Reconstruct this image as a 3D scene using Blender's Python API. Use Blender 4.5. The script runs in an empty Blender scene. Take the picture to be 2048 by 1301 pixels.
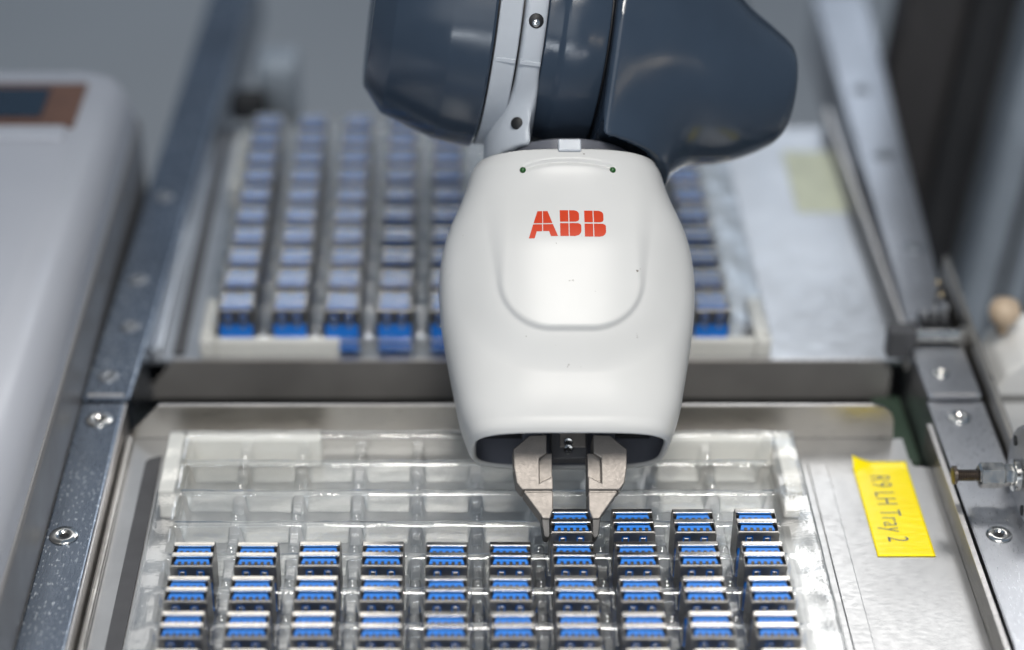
import bpy, bmesh, math, random
import numpy as np
from mathutils import Vector, Matrix

# ------------------------------------------------------------------ camera, world, lamps
sc = bpy.context.scene
COL = sc.collection
R = math.radians
MM = 0.001                       # every measure below is in millimetres; meshes are stored in metres

cam_d = bpy.data.cameras.new('camera')
cam = bpy.data.objects.new('camera', cam_d); COL.objects.link(cam)
cam.location = (-41.0*MM, -536.4*MM, 444.5*MM)
cam.rotation_euler = (R(90-32.6), 0, 0)
cam_d.sensor_width = 36.0
cam_d.lens = 70.0
cam_d.shift_x = 119/2048
cam_d.clip_start = 0.01
cam_d.clip_end = 60.0
cam_d.dof.use_dof = True
cam_d.dof.focus_distance = 0.683
cam_d.dof.aperture_fstop = 3.3
cam_d.dof.aperture_blades = 0
sc.camera = cam

w = bpy.data.worlds.new('World'); sc.world = w; w.use_nodes = True
bg = w.node_tree.nodes['Background']
bg.inputs[0].default_value = (0.27, 0.345, 0.445, 1)
bg.inputs[1].default_value = 0.52

def lamp(name, loc, target, sx, sy, power, color, spread=180):
    l = bpy.data.lights.new(name, 'AREA'); l.shape = 'RECTANGLE'
    l.size = sx; l.size_y = sy; l.energy = power; l.color = color; l.spread = R(spread)
    o = bpy.data.objects.new(name, l); COL.objects.link(o)
    o.location = loc
    o.rotation_euler = (Vector(target)-Vector(loc)).to_track_quat('-Z', 'Y').to_euler()
    return o
lamp('work_lamp', (0.05, -0.44, 1.12), (0.03, -0.15, 0.0), 0.34, 0.34, 1.28, (1.0, 0.965, 0.91), 48)
lamp('ceiling_and_fill_lamp', (0.0, -1.0, 1.32), (-0.01, -0.02, 0.05), 0.05, 0.60, 0.07, (1.0, 0.94, 0.86), 60)
lamp('ceiling_and_fill_lamp', (-0.50, -1.60, 1.25), (-0.02, 0.0, 0.05), 1.5, 0.9, 5.2, (0.93, 0.965, 1.0))  # soft fill added in front to brighten camera-facing sides, not a known fixture
lamp('ceiling_and_fill_lamp', (0.50, 1.10, 0.98), (0.10, 0.0, 0.0), 0.34, 0.55, 3.2, (1.0, 0.99, 0.97))
lamp('ceiling_and_fill_lamp', (0.90, 2.6, 1.42), (0.1, 0.25, 0.0), 0.9, 0.5, 2.0, (0.70, 0.83, 1.0))
lamp('ceiling_and_fill_lamp', (-0.05, 1.14, 1.09), (-0.02, -0.02, 0.02), 0.74, 0.26, 1.35, (1.0, 0.965, 0.91))
# rows of small hall lamps in front, seen as streaks on the dark wrist
lamp('hall_lamp', (-0.55, -2.6, 0.62), (0, 0, 0.15), 1.3, 0.05, 9.0, (0.88, 0.94, 1.0))
lamp('hall_lamp', (0.35, -2.8, 0.30), (0, 0, 0.15), 1.1, 0.04, 3.5, (0.95, 0.96, 1.0))
lamp('hall_lamp', (1.15, -2.4, 0.85), (0, 0, 0.15), 0.09, 0.05, 0.8, (1.0, 0.84, 0.62))
lamp('hall_lamp', (1.55, -2.2, 0.70), (0, 0, 0.15), 0.09, 0.05, 0.8, (1.0, 0.84, 0.62))

sc.view_settings.view_transform = 'Standard'
sc.view_settings.look = 'None'
sc.view_settings.exposure = 0.06
sc.view_settings.gamma = 1.0
sc.view_settings.use_curve_mapping = False
sc.render.engine = 'CYCLES'
sc.cycles.use_denoising = True
sc.cycles.max_bounces = 10
sc.cycles.transparent_max_bounces = 32
sc.cycles.sample_clamp_indirect = 6.0
sc.cycles.caustics_reflective = True
sc.cycles.caustics_refractive = False

rnd = random.Random(5)

# ------------------------------------------------------------------ materials
def new_mat(name):
    m = bpy.data.materials.new(name); m.use_nodes = True
    nt = m.node_tree
    return m, nt, nt.nodes['Principled BSDF']
def N(nt, t, **kw):
    n = nt.nodes.new(t)
    for k, v in kw.items():
        if k in n.inputs.keys(): n.inputs[k].default_value = v
        else: setattr(n, k, v)
    return n
def coords(nt, scale=(1, 1, 1)):
    tc = N(nt, 'ShaderNodeTexCoord'); mp = N(nt, 'ShaderNodeMapping')
    mp.inputs['Scale'].default_value = scale
    nt.links.new(tc.outputs['Object'], mp.inputs['Vector'])
    return mp.outputs['Vector']
def noise(nt, vec, scale, detail=3.0, rough=0.55):
    n = N(nt, 'ShaderNodeTexNoise', Scale=scale, Detail=detail, Roughness=rough)
    nt.links.new(vec, n.inputs['Vector']); return n.outputs['Fac']
def ramp(nt, fac, stops):
    r = N(nt, 'ShaderNodeValToRGB')
    e = r.color_ramp.elements
    while len(e) < len(stops): e.new(0.5)
    for i, (p, c) in enumerate(stops):
        e[i].position = p; e[i].color = (c, c, c, 1) if isinstance(c, (int, float)) else (*c, 1)
    nt.links.new(fac, r.inputs['Fac']); return r.outputs['Color']
def bump(nt, b, h, strength, dist):
    n = N(nt, 'ShaderNodeBump', Strength=strength, Distance=dist)
    nt.links.new(h, n.inputs['Height']); nt.links.new(n.outputs['Normal'], b.inputs['Normal'])
def plain(name, col, rough=0.5, metal=0.0, var=0.10, scale=90, bumpy=0.0, bscale=1500, coat=0.0):
    m, nt, b = new_mat(name)
    v = coords(nt)
    f = noise(nt, v, scale)
    c = ramp(nt, f, [(0.3, tuple(x*(1-var) for x in col)), (0.7, tuple(min(1, x*(1+var)) for x in col))])
    nt.links.new(c, b.inputs['Base Color'])
    r = ramp(nt, noise(nt, v, scale*3), [(0.3, max(0.02, rough-0.06)), (0.7, min(1, rough+0.06))])
    nt.links.new(r, b.inputs['Roughness'])
    b.inputs['Metallic'].default_value = metal
    if coat: b.inputs['Coat Weight'].default_value = coat
    if bumpy: bump(nt, b, noise(nt, v, bscale, 2), bumpy, 0.0002)
    return m
def steel(name, col, rough, stretch=(1, 1, 1), var=0.15, scr=0.25, scale=300, big=22, spread=0.12, flecks=0.0):
    m, nt, b = new_mat(name)
    v = coords(nt); vs = coords(nt, stretch)
    c1 = ramp(nt, noise(nt, v, big, 5), [(0.3, tuple(x*(1-var) for x in col)), (0.7, tuple(min(1, x*(1+var)) for x in col))])
    if flecks:
        fl = ramp(nt, noise(nt, coords(nt, (1, 0.45, 1)), 900, 1), [(0.63, 0.0), (0.67, 1.0)])
        pt = ramp(nt, noise(nt, v, 13, 1), [(0.42, 0.0), (0.60, 1.0)])
        mu = N(nt, 'ShaderNodeMath', operation='MULTIPLY'); nt.links.new(fl, mu.inputs[0]); nt.links.new(pt, mu.inputs[1])
        m2 = N(nt, 'ShaderNodeMath', operation='MULTIPLY'); nt.links.new(mu.outputs[0], m2.inputs[0]); m2.inputs[1].default_value = flecks
        mx = N(nt, 'ShaderNodeMix', data_type='RGBA'); nt.links.new(m2.outputs[0], mx.inputs[0])
        nt.links.new(c1, mx.inputs[6]); mx.inputs[7].default_value = (0.75, 0.8, 0.85, 1); c1 = mx.outputs[2]
    nt.links.new(c1, b.inputs['Base Color'])
    f = noise(nt, vs, scale, 4, 0.65)
    r = ramp(nt, f, [(0.3, max(0.05, rough-spread)), (0.7, rough+spread)])
    nt.links.new(r, b.inputs['Roughness'])
    b.inputs['Metallic'].default_value = 1.0
    bump(nt, b, f, scr, 0.00025)
    return m

M = {}
M['plate'] = steel('galvanised_plate', (0.58, 0.575, 0.57), 0.34, (1, 3, 1), scale=260, scr=0.006, spread=0.06, var=0.12)
M['plate_far'] = steel('galvanised_plate_far', (0.56, 0.58, 0.61), 0.40, (1, 6, 1), scale=90, scr=0.2)
M['flange'] = steel('bent_steel', (0.42, 0.40, 0.37), 0.36, (1, 1, 12), var=0.08, scale=110, scr=0.12)
M['flange_dark'] = plain('dark_bent_steel', (0.33, 0.315, 0.30), 0.42, 0.45, 0.25, 16)
M['rail'] = steel('anodised_rail', (0.22, 0.255, 0.31), 0.30, (6, 1, 1), scale=240, scr=0.10, flecks=0.8)
M['rail_bright'] = steel('zinc_rail', (0.54, 0.55, 0.58), 0.32, (5, 1, 1), scale=420, scr=0.06, var=0.15, spread=0.07)
M['edge'] = steel('raw_cut_edge', (0.72, 0.69, 0.67), 0.38, (1, 5, 1), scale=200)
M['strip'] = plain('dark_grey', (0.075, 0.075, 0.08), 0.55, 0.0)
M['bed'] = plain('machine_bed', (0.030, 0.034, 0.034), 0.5, 0.0)
M['white_block'] = plain('printed_white_plastic', (0.88, 0.86, 0.81), 0.55, 0, 0.03, 60, 0.25, 1100)
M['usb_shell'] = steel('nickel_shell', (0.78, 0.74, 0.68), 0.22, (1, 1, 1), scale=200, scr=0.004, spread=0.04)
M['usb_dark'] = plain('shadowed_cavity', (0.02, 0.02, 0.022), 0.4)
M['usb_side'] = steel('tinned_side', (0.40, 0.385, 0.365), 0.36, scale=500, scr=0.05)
M['usb_blue'] = plain('blue_insulator', (0.018, 0.20, 0.70), 0.36, 0, 0.05)
M['usb_contact'] = plain('contact_metal', (0.10, 0.085, 0.055), 0.35, 0.7)
M['gold'] = plain('gilt_tab', (0.62, 0.50, 0.33), 0.25, 1.0)
M['finger'] = plain('sintered_metal', (0.25, 0.226, 0.205), 0.50, 0.55, 0.08, 300, 0.35, 2200)
M['rubber_tip'] = plain('rubber_tip', (0.035, 0.033, 0.032), 0.45)
M['grey_shell'] = plain('slate_plastic', (0.034, 0.050, 0.075), 0.18, 0, 0.06, 40, 0.10, 2600)
M['black'] = plain('black_gap', (0.006, 0.006, 0.007), 0.5)
M['inner_grey'] = plain('inner_grey', (0.15, 0.157, 0.185), 0.5)
M['wrist_white'] = plain('wrist_white', (0.45, 0.48, 0.52), 0.42, 0, 0.05, 50, 0.15, 1800)
M['collar'] = plain('collar_grey', (0.11, 0.115, 0.135), 0.38)
M['red'] = plain('red_print', (0.52, 0.036, 0.004), 0.40, 0, 0.04)
M['red'].node_tree.nodes['Principled BSDF'].inputs['Specular IOR Level'].default_value = 0.25
M['led'] = plain('green_lens', (0.012, 0.075, 0.012), 0.10)
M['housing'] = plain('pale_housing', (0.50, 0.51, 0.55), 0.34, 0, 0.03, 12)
M['housing_side'] = plain('housing_shade', (0.20, 0.195, 0.195), 0.42, 0, 0.06, 12)
M['amber'] = plain('brown_bezel', (0.16, 0.075, 0.045), 0.4)
M['screen'] = plain('dark_screen', (0.012, 0.03, 0.055), 0.2)
M['floor'] = plain('hall_floor', (0.80, 0.745, 0.69), 0.6, 0, 0.08, 1.1)
M['post_dark'] = plain('dark_post', (0.028, 0.027, 0.028), 0.5)
M['post_brown'] = plain('brown_hose', (0.052, 0.046, 0.044), 0.55)
M['post_grey'] = plain('grey_extrusion', (0.38, 0.42, 0.46), 0.4, 0.1)
M['chrome'] = plain('polished_steel', (0.75, 0.74, 0.71), 0.16, 1.0, 0.05)
M['dull_screw'] = plain('dull_screw', (0.34, 0.36, 0.39), 0.42, 0.8)
M['thread'] = plain('dark_thread', (0.12, 0.10, 0.085), 0.35, 0.8)
M['alu'] = plain('cast_aluminium', (0.50, 0.50, 0.51), 0.42, 0.8, 0.06, 200, 0.2, 1500)
M['orange'] = plain('orange_terminal', (0.45, 0.07, 0.012), 0.4)
M['beige'] = plain('beige_knob', (0.62, 0.47, 0.33), 0.4)
M['device_white'] = plain('device_white', (0.92, 0.91, 0.88), 0.4, 0, 0.03)
M['green_floor'] = plain('green_cable_duct', (0.035, 0.06, 0.04), 0.6)
M['ink'] = plain('grey_ink', (0.10, 0.12, 0.16), 0.5)

# white hand shell: satin paint with a few scuffs
m, nt, b = new_mat('satin_white_shell')
v = coords(nt)
spk = ramp(nt, noise(nt, v, 420, 2), [(0.735, 0.0), (0.76, 1.0)])
msk = ramp(nt, noise(nt, v, 38, 1), [(0.50, 0.0), (0.62, 1.0)])
mu = N(nt, 'ShaderNodeMath', operation='MULTIPLY'); nt.links.new(spk, mu.inputs[0]); nt.links.new(msk, mu.inputs[1])
mx = N(nt, 'ShaderNodeMix', data_type='RGBA'); nt.links.new(mu.outputs[0], mx.inputs[0])
basec = ramp(nt, noise(nt, v, 30, 3), [(0.3, (0.565, 0.562, 0.548)), (0.7, (0.60, 0.597, 0.583))])
nt.links.new(basec, mx.inputs[6]); mx.inputs[7].default_value = (0.22, 0.20, 0.18, 1)
nt.links.new(mx.outputs[2], b.inputs['Base Color'])
b.inputs['Roughness'].default_value = 0.30
b.inputs['Specular IOR Level'].default_value = 0.20
bump(nt, b, noise(nt, v, 2600, 2), 0.06, 0.0002)
M['hand'] = m

# thin clear thermoformed sheet: mostly transparent, mirror-like at grazing angles
def clear_sheet(name, tint, haze, gain):
    m = bpy.data.materials.new(name); m.use_nodes = True
    nt = m.node_tree; nt.nodes.clear()
    out = N(nt, 'ShaderNodeOutputMaterial')
    tr = N(nt, 'ShaderNodeBsdfTransparent'); tr.inputs[0].default_value = (*tint, 1)
    gl = N(nt, 'ShaderNodeBsdfGlossy'); gl.inputs['Color'].default_value = (1, 1, 1, 1); gl.inputs['Roughness'].default_value = 0.055
    df = N(nt, 'ShaderNodeBsdfDiffuse'); df.inputs[0].default_value = (0.75, 0.76, 0.77, 1)
    v = coords(nt)
    n1 = noise(nt, v, 130, 3); n2 = noise(nt, coords(nt, (1, 2.5, 1)), 420, 2)
    ad = N(nt, 'ShaderNodeMath', operation='MULTIPLY_ADD'); nt.links.new(n2, ad.inputs[0]); ad.inputs[1].default_value = 0.25; nt.links.new(n1, ad.inputs[2])
    bp = N(nt, 'ShaderNodeBump', Strength=0.22, Distance=0.0008); nt.links.new(ad.outputs[0], bp.inputs['Height'])
    nt.links.new(bp.outputs['Normal'], gl.inputs['Normal'])
    ge = N(nt, 'ShaderNodeNewGeometry')
    dt = N(nt, 'ShaderNodeVectorMath', operation='DOT_PRODUCT'); nt.links.new(ge.outputs['Incoming'], dt.inputs[0]); nt.links.new(bp.outputs['Normal'], dt.inputs[1])
    def mth(op, a_, b_=None):
        q = N(nt, 'ShaderNodeMath', operation=op)
        for k_, x_ in ((0, a_), (1, b_)):
            if x_ is None: continue
            if isinstance(x_, (int, float)): q.inputs[k_].default_value = x_
            else: nt.links.new(x_, q.inputs[k_])
        return q.outputs[0]
    inv = mth('SUBTRACT', 1.0, mth('ABSOLUTE', dt.outputs['Value']))
    g = N(nt, 'ShaderNodeMath', operation='MULTIPLY', use_clamp=True)
    nt.links.new(mth('MULTIPLY_ADD', mth('POWER', inv, 5.0), 0.93), g.inputs[0]); g.inputs[1].default_value = gain
    g.inputs[0].links[0].from_node.inputs[2].default_value = 0.06
    # longer path through the sheet at grazing angles: a little greyer
    tm = N(nt, 'ShaderNodeMix', data_type='RGBA'); nt.links.new(mth('POWER', inv, 2.5), tm.inputs[0])
    tm.inputs[6].default_value = (*tint, 1); tm.inputs[7].default_value = (0.62, 0.65, 0.66, 1)
    nt.links.new(tm.outputs[2], tr.inputs[0])
    m1 = N(nt, 'ShaderNodeMixShader'); m1.inputs[0].default_value = haze
    nt.links.new(tr.outputs[0], m1.inputs[1]); nt.links.new(df.outputs[0], m1.inputs[2])
    m2 = N(nt, 'ShaderNodeMixShader'); nt.links.new(g.outputs[0], m2.inputs[0])
    nt.links.new(m1.outputs[0], m2.inputs[1]); nt.links.new(gl.outputs[0], m2.inputs[2])
    nt.links.new(m2.outputs[0], out.inputs[0])
    return m
M['clear'] = clear_sheet('clear_thermoformed_sheet', (0.97, 0.975, 0.97), 0.018, 1.7)

# yellow adhesive label: glossy film with fine wrinkles
m, nt, b = new_mat('yellow_film')
v = coords(nt)
nt.links.new(ramp(nt, noise(nt, v, 60), [(0.3, (0.93, 0.72, 0.0)), (0.7, (0.96, 0.78, 0.0))]), b.inputs['Base Color'])
b.inputs['Roughness'].default_value = 0.22
bump(nt, b, noise(nt, coords(nt, (0.35, 1.6, 1)), 260, 3), 0.35, 0.0005)
M['yellow'] = m
M['pale_yellow'] = plain('pale_label', (0.72, 0.74, 0.55), 0.5)

# ------------------------------------------------------------------ helpers
def link(name, me, mat=None, parent=None, smooth=False):
    o = bpy.data.objects.new(name, me); COL.objects.link(o)
    if mat is not None and not me.materials: me.materials.append(M[mat])
    if smooth:
        for p in me.polygons: p.use_smooth = True
    if parent is not None: o.parent = parent
    return o
def mesh(name, verts, faces):
    me = bpy.data.meshes.new(name)
    me.from_pydata([(x*MM, y*MM, z*MM) for x, y, z in verts], [], faces); me.update()
    return me
def bm_mesh(name, bm):
    bmesh.ops.recalc_face_normals(bm, faces=bm.faces)
    me = bpy.data.meshes.new(name); bm.to_mesh(me); bm.free()
    me.transform(Matrix.Scale(MM, 4)); me.update()
    return me
def add_box(bm, x0, x1, y0, y1, z0, z1, bev=0.0, seg=2):
    t = bmesh.new()
    vs = [t.verts.new((x, y, z)) for z in (z0, z1) for y in (y0, y1) for x in (x0, x1)]
    for f in ((0, 2, 3, 1), (4, 5, 7, 6), (0, 1, 5, 4), (2, 6, 7, 3), (0, 4, 6, 2), (1, 3, 7, 5)):
        t.faces.new([vs[i] for i in f])
    if bev: bmesh.ops.bevel(t, geom=t.edges[:], offset=bev, segments=seg, profile=0.5, affect='EDGES')
    merge(bm, t)
def merge(bm, t):
    mp = {}
    for v in t.verts: mp[v] = bm.verts.new(v.co)
    for f in t.faces:
        nf = bm.faces.new([mp[v] for v in f.verts]); nf.smooth = f.smooth
    t.free()
def add_prism(bm, pts, lo, hi, axis='y', bev=0.0, seg=2):
    """polygon in the plane across `axis`, extruded from lo to hi along it"""
    t = bmesh.new()
    def mk(a, b, c):
        return {'y': (a, c, b), 'z': (a, b, c), 'x': (c, a, b)}[axis]
    A = [t.verts.new(mk(a, b, lo)) for a, b in pts]; B = [t.verts.new(mk(a, b, hi)) for a, b in pts]
    n = len(pts)
    t.faces.new(A[::-1]); t.faces.new(B)
    for i in range(n): t.faces.new((A[i], A[(i+1) % n], B[(i+1) % n], B[i]))
    bmesh.ops.recalc_face_normals(t, faces=t.faces)
    if bev: bmesh.ops.bevel(t, geom=t.edges[:], offset=bev, segments=seg, profile=0.5, affect='EDGES')
    merge(bm, t)
def add_lathe(bm, prof, n=48, axis='z', centre=(0, 0, 0), smooth=True):
    """prof: list of (along axis, radius)"""
    rings = []
    for a, r in prof:
        ring = []
        for k in range(n):
            t = 2*math.pi*k/n; c, s = r*math.cos(t), r*math.sin(t)
            p = {'z': (c, s, a), 'x': (a, c, s), 'y': (s, a, c)}[axis]
            ring.append(bm.verts.new((p[0]+centre[0], p[1]+centre[1], p[2]+centre[2])))
        rings.append(ring)
    for i in range(len(rings)-1):
        for k in range(n):
            f = bm.faces.new((rings[i][k], rings[i][(k+1) % n], rings[i+1][(k+1) % n], rings[i+1][k])); f.smooth = smooth
    for ring in (rings[0], rings[-1]): bm.faces.new(ring)
def box_obj(name, mat, parent, *a, bev=0.0, seg=2):
    bm = bmesh.new(); add_box(bm, *a, bev=bev, seg=seg)
    return link(name, bm_mesh(name, bm), mat, parent)
def prism_obj(name, mat, parent, pts, lo, hi, axis='y', bev=0.0):
    bm = bmesh.new(); add_prism(bm, pts, lo, hi, axis, bev)
    return link(name, bm_mesh(name, bm), mat, parent)
def lathe_obj(name, mat, parent, prof, n=48, axis='z', centre=(0, 0, 0)):
    bm = bmesh.new(); add_lathe(bm, prof, n, axis, centre)
    me = bm_mesh(name, bm)
    o = link(name, me, mat, parent)
    me.shade_smooth() if hasattr(me, 'shade_smooth') else None
    try:
        me.set_sharp_from_angle(angle=R(26))
    except Exception:
        pass
    return o
def empty(name, loc=(0, 0, 0), label=None, cat=None, group=None):
    o = bpy.data.objects.new(name, None); COL.objects.link(o)
    o.location = tuple(c*MM for c in loc); o.empty_display_size = 0.01
    return tag(o, label, cat, group)
def tag(o, label=None, cat=None, group=None, kind=None):
    if label: o['label'] = label
    if cat: o['category'] = cat
    if group: o['group'] = group
    if kind: o['kind'] = kind
    return o

# ------------------------------------------------------------------ the setting
o = box_obj('floor', 'floor', None, -6000, 6000, -3000, 9000, -905, -900); tag(o, kind='structure')
bm = bmesh.new()
add_box(bm, -182, 168, -130, 345, -44, -26, 1.0)
o = link('machine_bed', bm_mesh('machine_bed', bm), 'bed'); tag(o, kind='structure')

def socket_screw(loc, parent=None, r=5.2, mat='chrome'):
    e = parent
    bm = bmesh.new()
    add_lathe(bm, [(-0.4, r*0.2), (0.05, r), (0.55, r*0.93), (0.8, r*0.62), (0.82, r*0.36), (0.2, r*0.33), (0.15, 0.02)], 28, 'z', loc)
    s = link('screw', bm_mesh('screw', bm), mat, e)
    for p in s.data.polygons: p.use_smooth = True
    bm = bmesh.new(); add_lathe(bm, [(0.16, r*0.02), (0.30, r*0.31), (0.34, 0.02)], 6, 'z', loc, False)
    link('hex_socket', bm_mesh('hex_socket', bm), 'black', s)
    return s

# left rail, near piece and far piece
e = empty('side_rail', (0, 0, 0), 'dark blue-grey speckled metal rail at lower left beside the near tray', 'rail')
bm = bmesh.new(); add_box(bm, -182.6, -166.2, -130, 88, -24, 10, 0.7); link('rail_body', bm_mesh('rail_body', bm), 'rail', e)
box_obj('rail_edge', 'edge', e, -184.4, -182.7, -130, 87, -24, 9.2, bev=0.3)
box_obj('rail_edge', 'edge', e, -166.1, -165.2, -130, 87, -24, 10.3, bev=0.25)
for yy, xx in ((6.9, -176), (76.5, -174.2)): socket_screw((xx, yy, 10.0), e)

e = empty('side_rail', (0, 0, 0), 'long dark rail running back along the left of the far tray', 'rail')
def far_rail(e, x0n, x1n, x0f, x1f, y0, y1, mat, zt=11.5):
    vs = [(x0n, y0, -24), (x1n, y0, -24), (x0f, y1, -24), (x1f, y1, -24), (x0n, y0, zt), (x1n, y0, zt), (x0f, y1, zt), (x1f, y1, zt)]
    bm = bmesh.new(); V = [bm.verts.new(v) for v in vs]
    for f in ((0, 2, 3, 1), (4, 5, 7, 6), (0, 1, 5, 4), (2, 6, 7, 3), (0, 4, 6, 2), (1, 3, 7, 5)): bm.faces.new([V[i] for i in f])
    bmesh.ops.recalc_face_normals(bm, faces=bm.faces)
    bmesh.ops.bevel(bm, geom=bm.edges[:], offset=0.9, segments=2, profile=0.5, affect='EDGES')
    return link('rail_body', bm_mesh('rail_body', bm), mat, e)
far_rail(e, -182.8, -164.2, -172, -149, 89, 520, 'rail')
box_obj('rail_lip', 'edge', e, -180.5, -166.5, 89.2, 90.6, 11.4, 12.6, bev=0.3)
for yy, xx in ((103.4, -174.4), (139.3, -170.8), (175.3, -172.3), (247.2, -170.4)): socket_screw((xx, yy, 11.5), e, r=4.3, mat='dull_screw')

# ------------------------------------------------------------------ near tray plate
e = empty('tray_plate', (0, 0, 0), 'bare sheet metal plate with upturned edges under the near tray', 'plate')
pts = [(-164.4, -130), (137.2, -130), (137.2, 60), (131, 61), (130, 66), (130, 78.4), (-164.4, 78.4)]
prism_obj('plate_floor', 'plate', e, pts, -2.0, 0.0, 'z')
# back flange: upright strip with a chamfered left and a rounded right corner
fl = [(-164.0, 0.2), (-163.6, 2.0), (-152.2, 14.7)] + [(118 + 8*math.sin(t), 6.7 + 8*math.cos(t)) for t in [k*math.pi/16 for k in range(0, 9)]] + [(126.5, 0.2)]
prism_obj('back_flange', 'flange', e, fl, 78.6, 80.4, 'y')
box_obj('flange_edge', 'edge', e, -151.8, 117.6, 78.9, 80.1, 14.75, 15.05)
# right flange
prism_obj('right_flange', 'flange', e, [(-130, -1.9), (74, -1.9), (74, 9.6), (-130, 9.6)], 137.3, 138.6, 'x')
box_obj('flange_edge', 'edge', e, 137.2, 139.2, -130, 74, 9.65, 10.2, bev=0.2)
# left flange (low, folded over) and dark strip standing in for shadow beside the tray
box_obj('left_fold', 'flange', e, -164.4, -162.0, -130, 76, 0.02, 3.4, bev=0.8)
prism_obj('shade_strip', 'strip', e, [(-155.6, -130), (-150.0, -130), (-150.0, 66), (-154.6, 64.0), (-155.6, 62)], 0.05, 1.1, 'z')
# raised bead at the tray's right, where the plate is scraped
box_obj('step_strip', 'plate', e, 91.5, 98.5, -130, 62, 0.02, 0.7, bev=0.25)

# dark void and cable duct between the plates
o = box_obj('cable_duct', 'green_floor', None, 128, 140.5, 82, 128, -25.8, -14, bev=2)
tag(o, 'dull green cable duct low in the gap at the right between the two plates', 'cable duct')
o = box_obj('cross_bar', 'strip', None, -163.5, 127, 96, 110, -25.8, -18, bev=1.0)
tag(o, 'black bar lying low in the gap between near and far plates', 'bar')

# ------------------------------------------------------------------ far tray plate
e = empty('tray_plate', (0, 0, 0), 'out of focus sheet metal plate carrying the far tray', 'plate')
prism_obj('plate_floor', 'plate_far', e, [(-163, 132), (140.5, 132), (140.5, 338), (-163, 338)], -2, 0, 'z')
fl = [(-163.4, -12), (-153.6, 0.6), (130, 0.8)] + [(130 + 6*math.sin(t), -5.2 + 6*math.cos(t)) for t in [k*math.pi/12 for k in range(1, 7)]] + [(136, -17.4), (-163.4, -17.4)]
prism_obj('front_flange', 'flange_dark', e, fl, 130.2, 131.9, 'y')
box_obj('flange_edge', 'edge', e, -153, 130, 130.5, 131.6, 0.85, 1.2)
box_obj('right_flange', 'flange_dark', e, 140.6, 142.2, 128, 338, -2, 9.8, bev=0.2)
box_obj('flange_edge', 'edge', e, 140.5, 142.6, 128, 338, 9.85, 10.4, bev=0.2)
box_obj('left_fold', 'plate_far', e, -163.2, -158.0, 134, 338, 0.02, 4.5, bev=1.4)
prism_obj('shade_strip', 'strip', e, [(-154, 136), (-149.5, 136), (-149.5, 336), (-154, 336)], 0.05, 1.1, 'z')  # dark strip in place of the shadow band beside the far tray
o = box_obj('paper_label', 'pale_yellow', None, 111.5, 134, 256, 315, 0.05, 0.35)
o.rotation_euler.z = R(-1.0)
tag(o, 'pale yellow label, badly out of focus, on the far plate at right', 'label')
o = box_obj('black_knob', 'black', None, -150, -132, 338.2, 352, 2, 16, bev=4, seg=3)
tag(o, 'black rounded knob at the far left corner of the far plate', 'knob')
o = box_obj('clamp_block', 'post_grey', None, -138, -118, 360, 385, -26, 24, bev=4, seg=3)
tag(o, 'pale blue-grey clamp block behind the black knob at upper left', 'block')

# ------------------------------------------------------------------ right rails and the things on them
e = empty('side_rail', (0, 0, 0), 'scuffed grey metal rail at lower right under the threaded rod', 'rail')
box_obj('rail_body', 'rail_bright', e, 141.2, 163.0, -130, 92, -24, 8, bev=0.8)
box_obj('rail_body', 'rail_bright', e, 141.6, 162.6, 93, 128, -24, 10, bev=0.8)
box_obj('rail_lip', 'edge', e, 143.5, 160, 92.2, 93.4, 9.9, 11.0, bev=0.3)
socket_screw((149.9, 10.0, 8.0), e, r=4.6); socket_screw((151.0, 81.0, 8.0), e, r=4.6); socket_screw((149.5, 108.0, 10.0), e, r=3.6)
e = empty('side_rail', (0, 0, 0), 'bright blue-grey rail running back along the right of the far tray', 'rail')
far_rail(e, 142.8, 160, 156, 185, 134, 480, 'rail_bright', 10)
for yy, xx in ((205, 158), (290, 160), (360, 162)): socket_screw((xx, yy, 10.0), e, r=4.6, mat='dull_screw')
e = empty('guide_rod', (135, 130.5, 6), 'polished silver cross rod above the right rail joint', 'rod')
lathe_obj('rod', 'chrome', e, [(8.5, 2.3), (9, 2.7), (26, 2.7), (26.5, 2.3)], 28, 'x', (0, 0, 7))
box_obj('rod_mount', 'strip', e, -2.5, 8.4, -3.5, 3.5, -2, 11, bev=0.7)
box_obj('rod_mount', 'flange', e, 26.6, 31, -3.0, 3.0, -2, 11, bev=0.7)
o = prism_obj('side_plate', 'flange', None, [(-20, -24), (180, -24), (180, 21), (40, 14), (-20, 12)], 164.2, 166.4, 'x', 0.4)
tag(o, 'thin grey upright metal strip right of the lower right rail', 'plate')

e = empty('adjusting_cylinder', (160, 30, 19), 'grey round-ended cylinder with threaded rod at the right edge', 'cylinder')
lathe_obj('cylinder_body', 'alu', e, [(0.3, 9.0), (-0.2, 14.5), (0.8, 17.2), (2.3, 18), (60, 18), (60, 1)], 56, 'x')
lathe_obj('bushing', 'chrome', e, [(-2.5, 5.0), (-2.2, 5.8), (-0.4, 5.8), (0.2, 5.0)], 32, 'x')
bm = bmesh.new(); add_lathe(bm, [(-14.5, 3.8), (-13.8, 4.6), (-6.0, 4.6), (-5.4, 4.0), (-2.6, 4.0)], 6, 'x', smooth=False)
link('hex_coupling', bm_mesh('hex_coupling', bm), 'chrome', e)
prof = []
for k in range(22):
    a = -23.0+k*0.4
    prof += [(a, 1.75 if k % 2 else 2.2)]
lathe_obj('threaded_rod', 'thread', e, prof, 20, 'x')
lathe_obj('rod_head', 'thread', e, [(-23.9, 2.0), (-23.5, 3.4), (-22.4, 3.4), (-22.2, 2.0)], 24, 'x')
for dy, dz in ((10, 8), (-10, 8), (10, -8), (-10, -8)):
    lathe_obj('bolt_hole', 'black', e, [(-0.5, 0.2), (-0.4, 1.9), (1.0, 1.9)], 20, 'x', (0, dy, dz))
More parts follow.
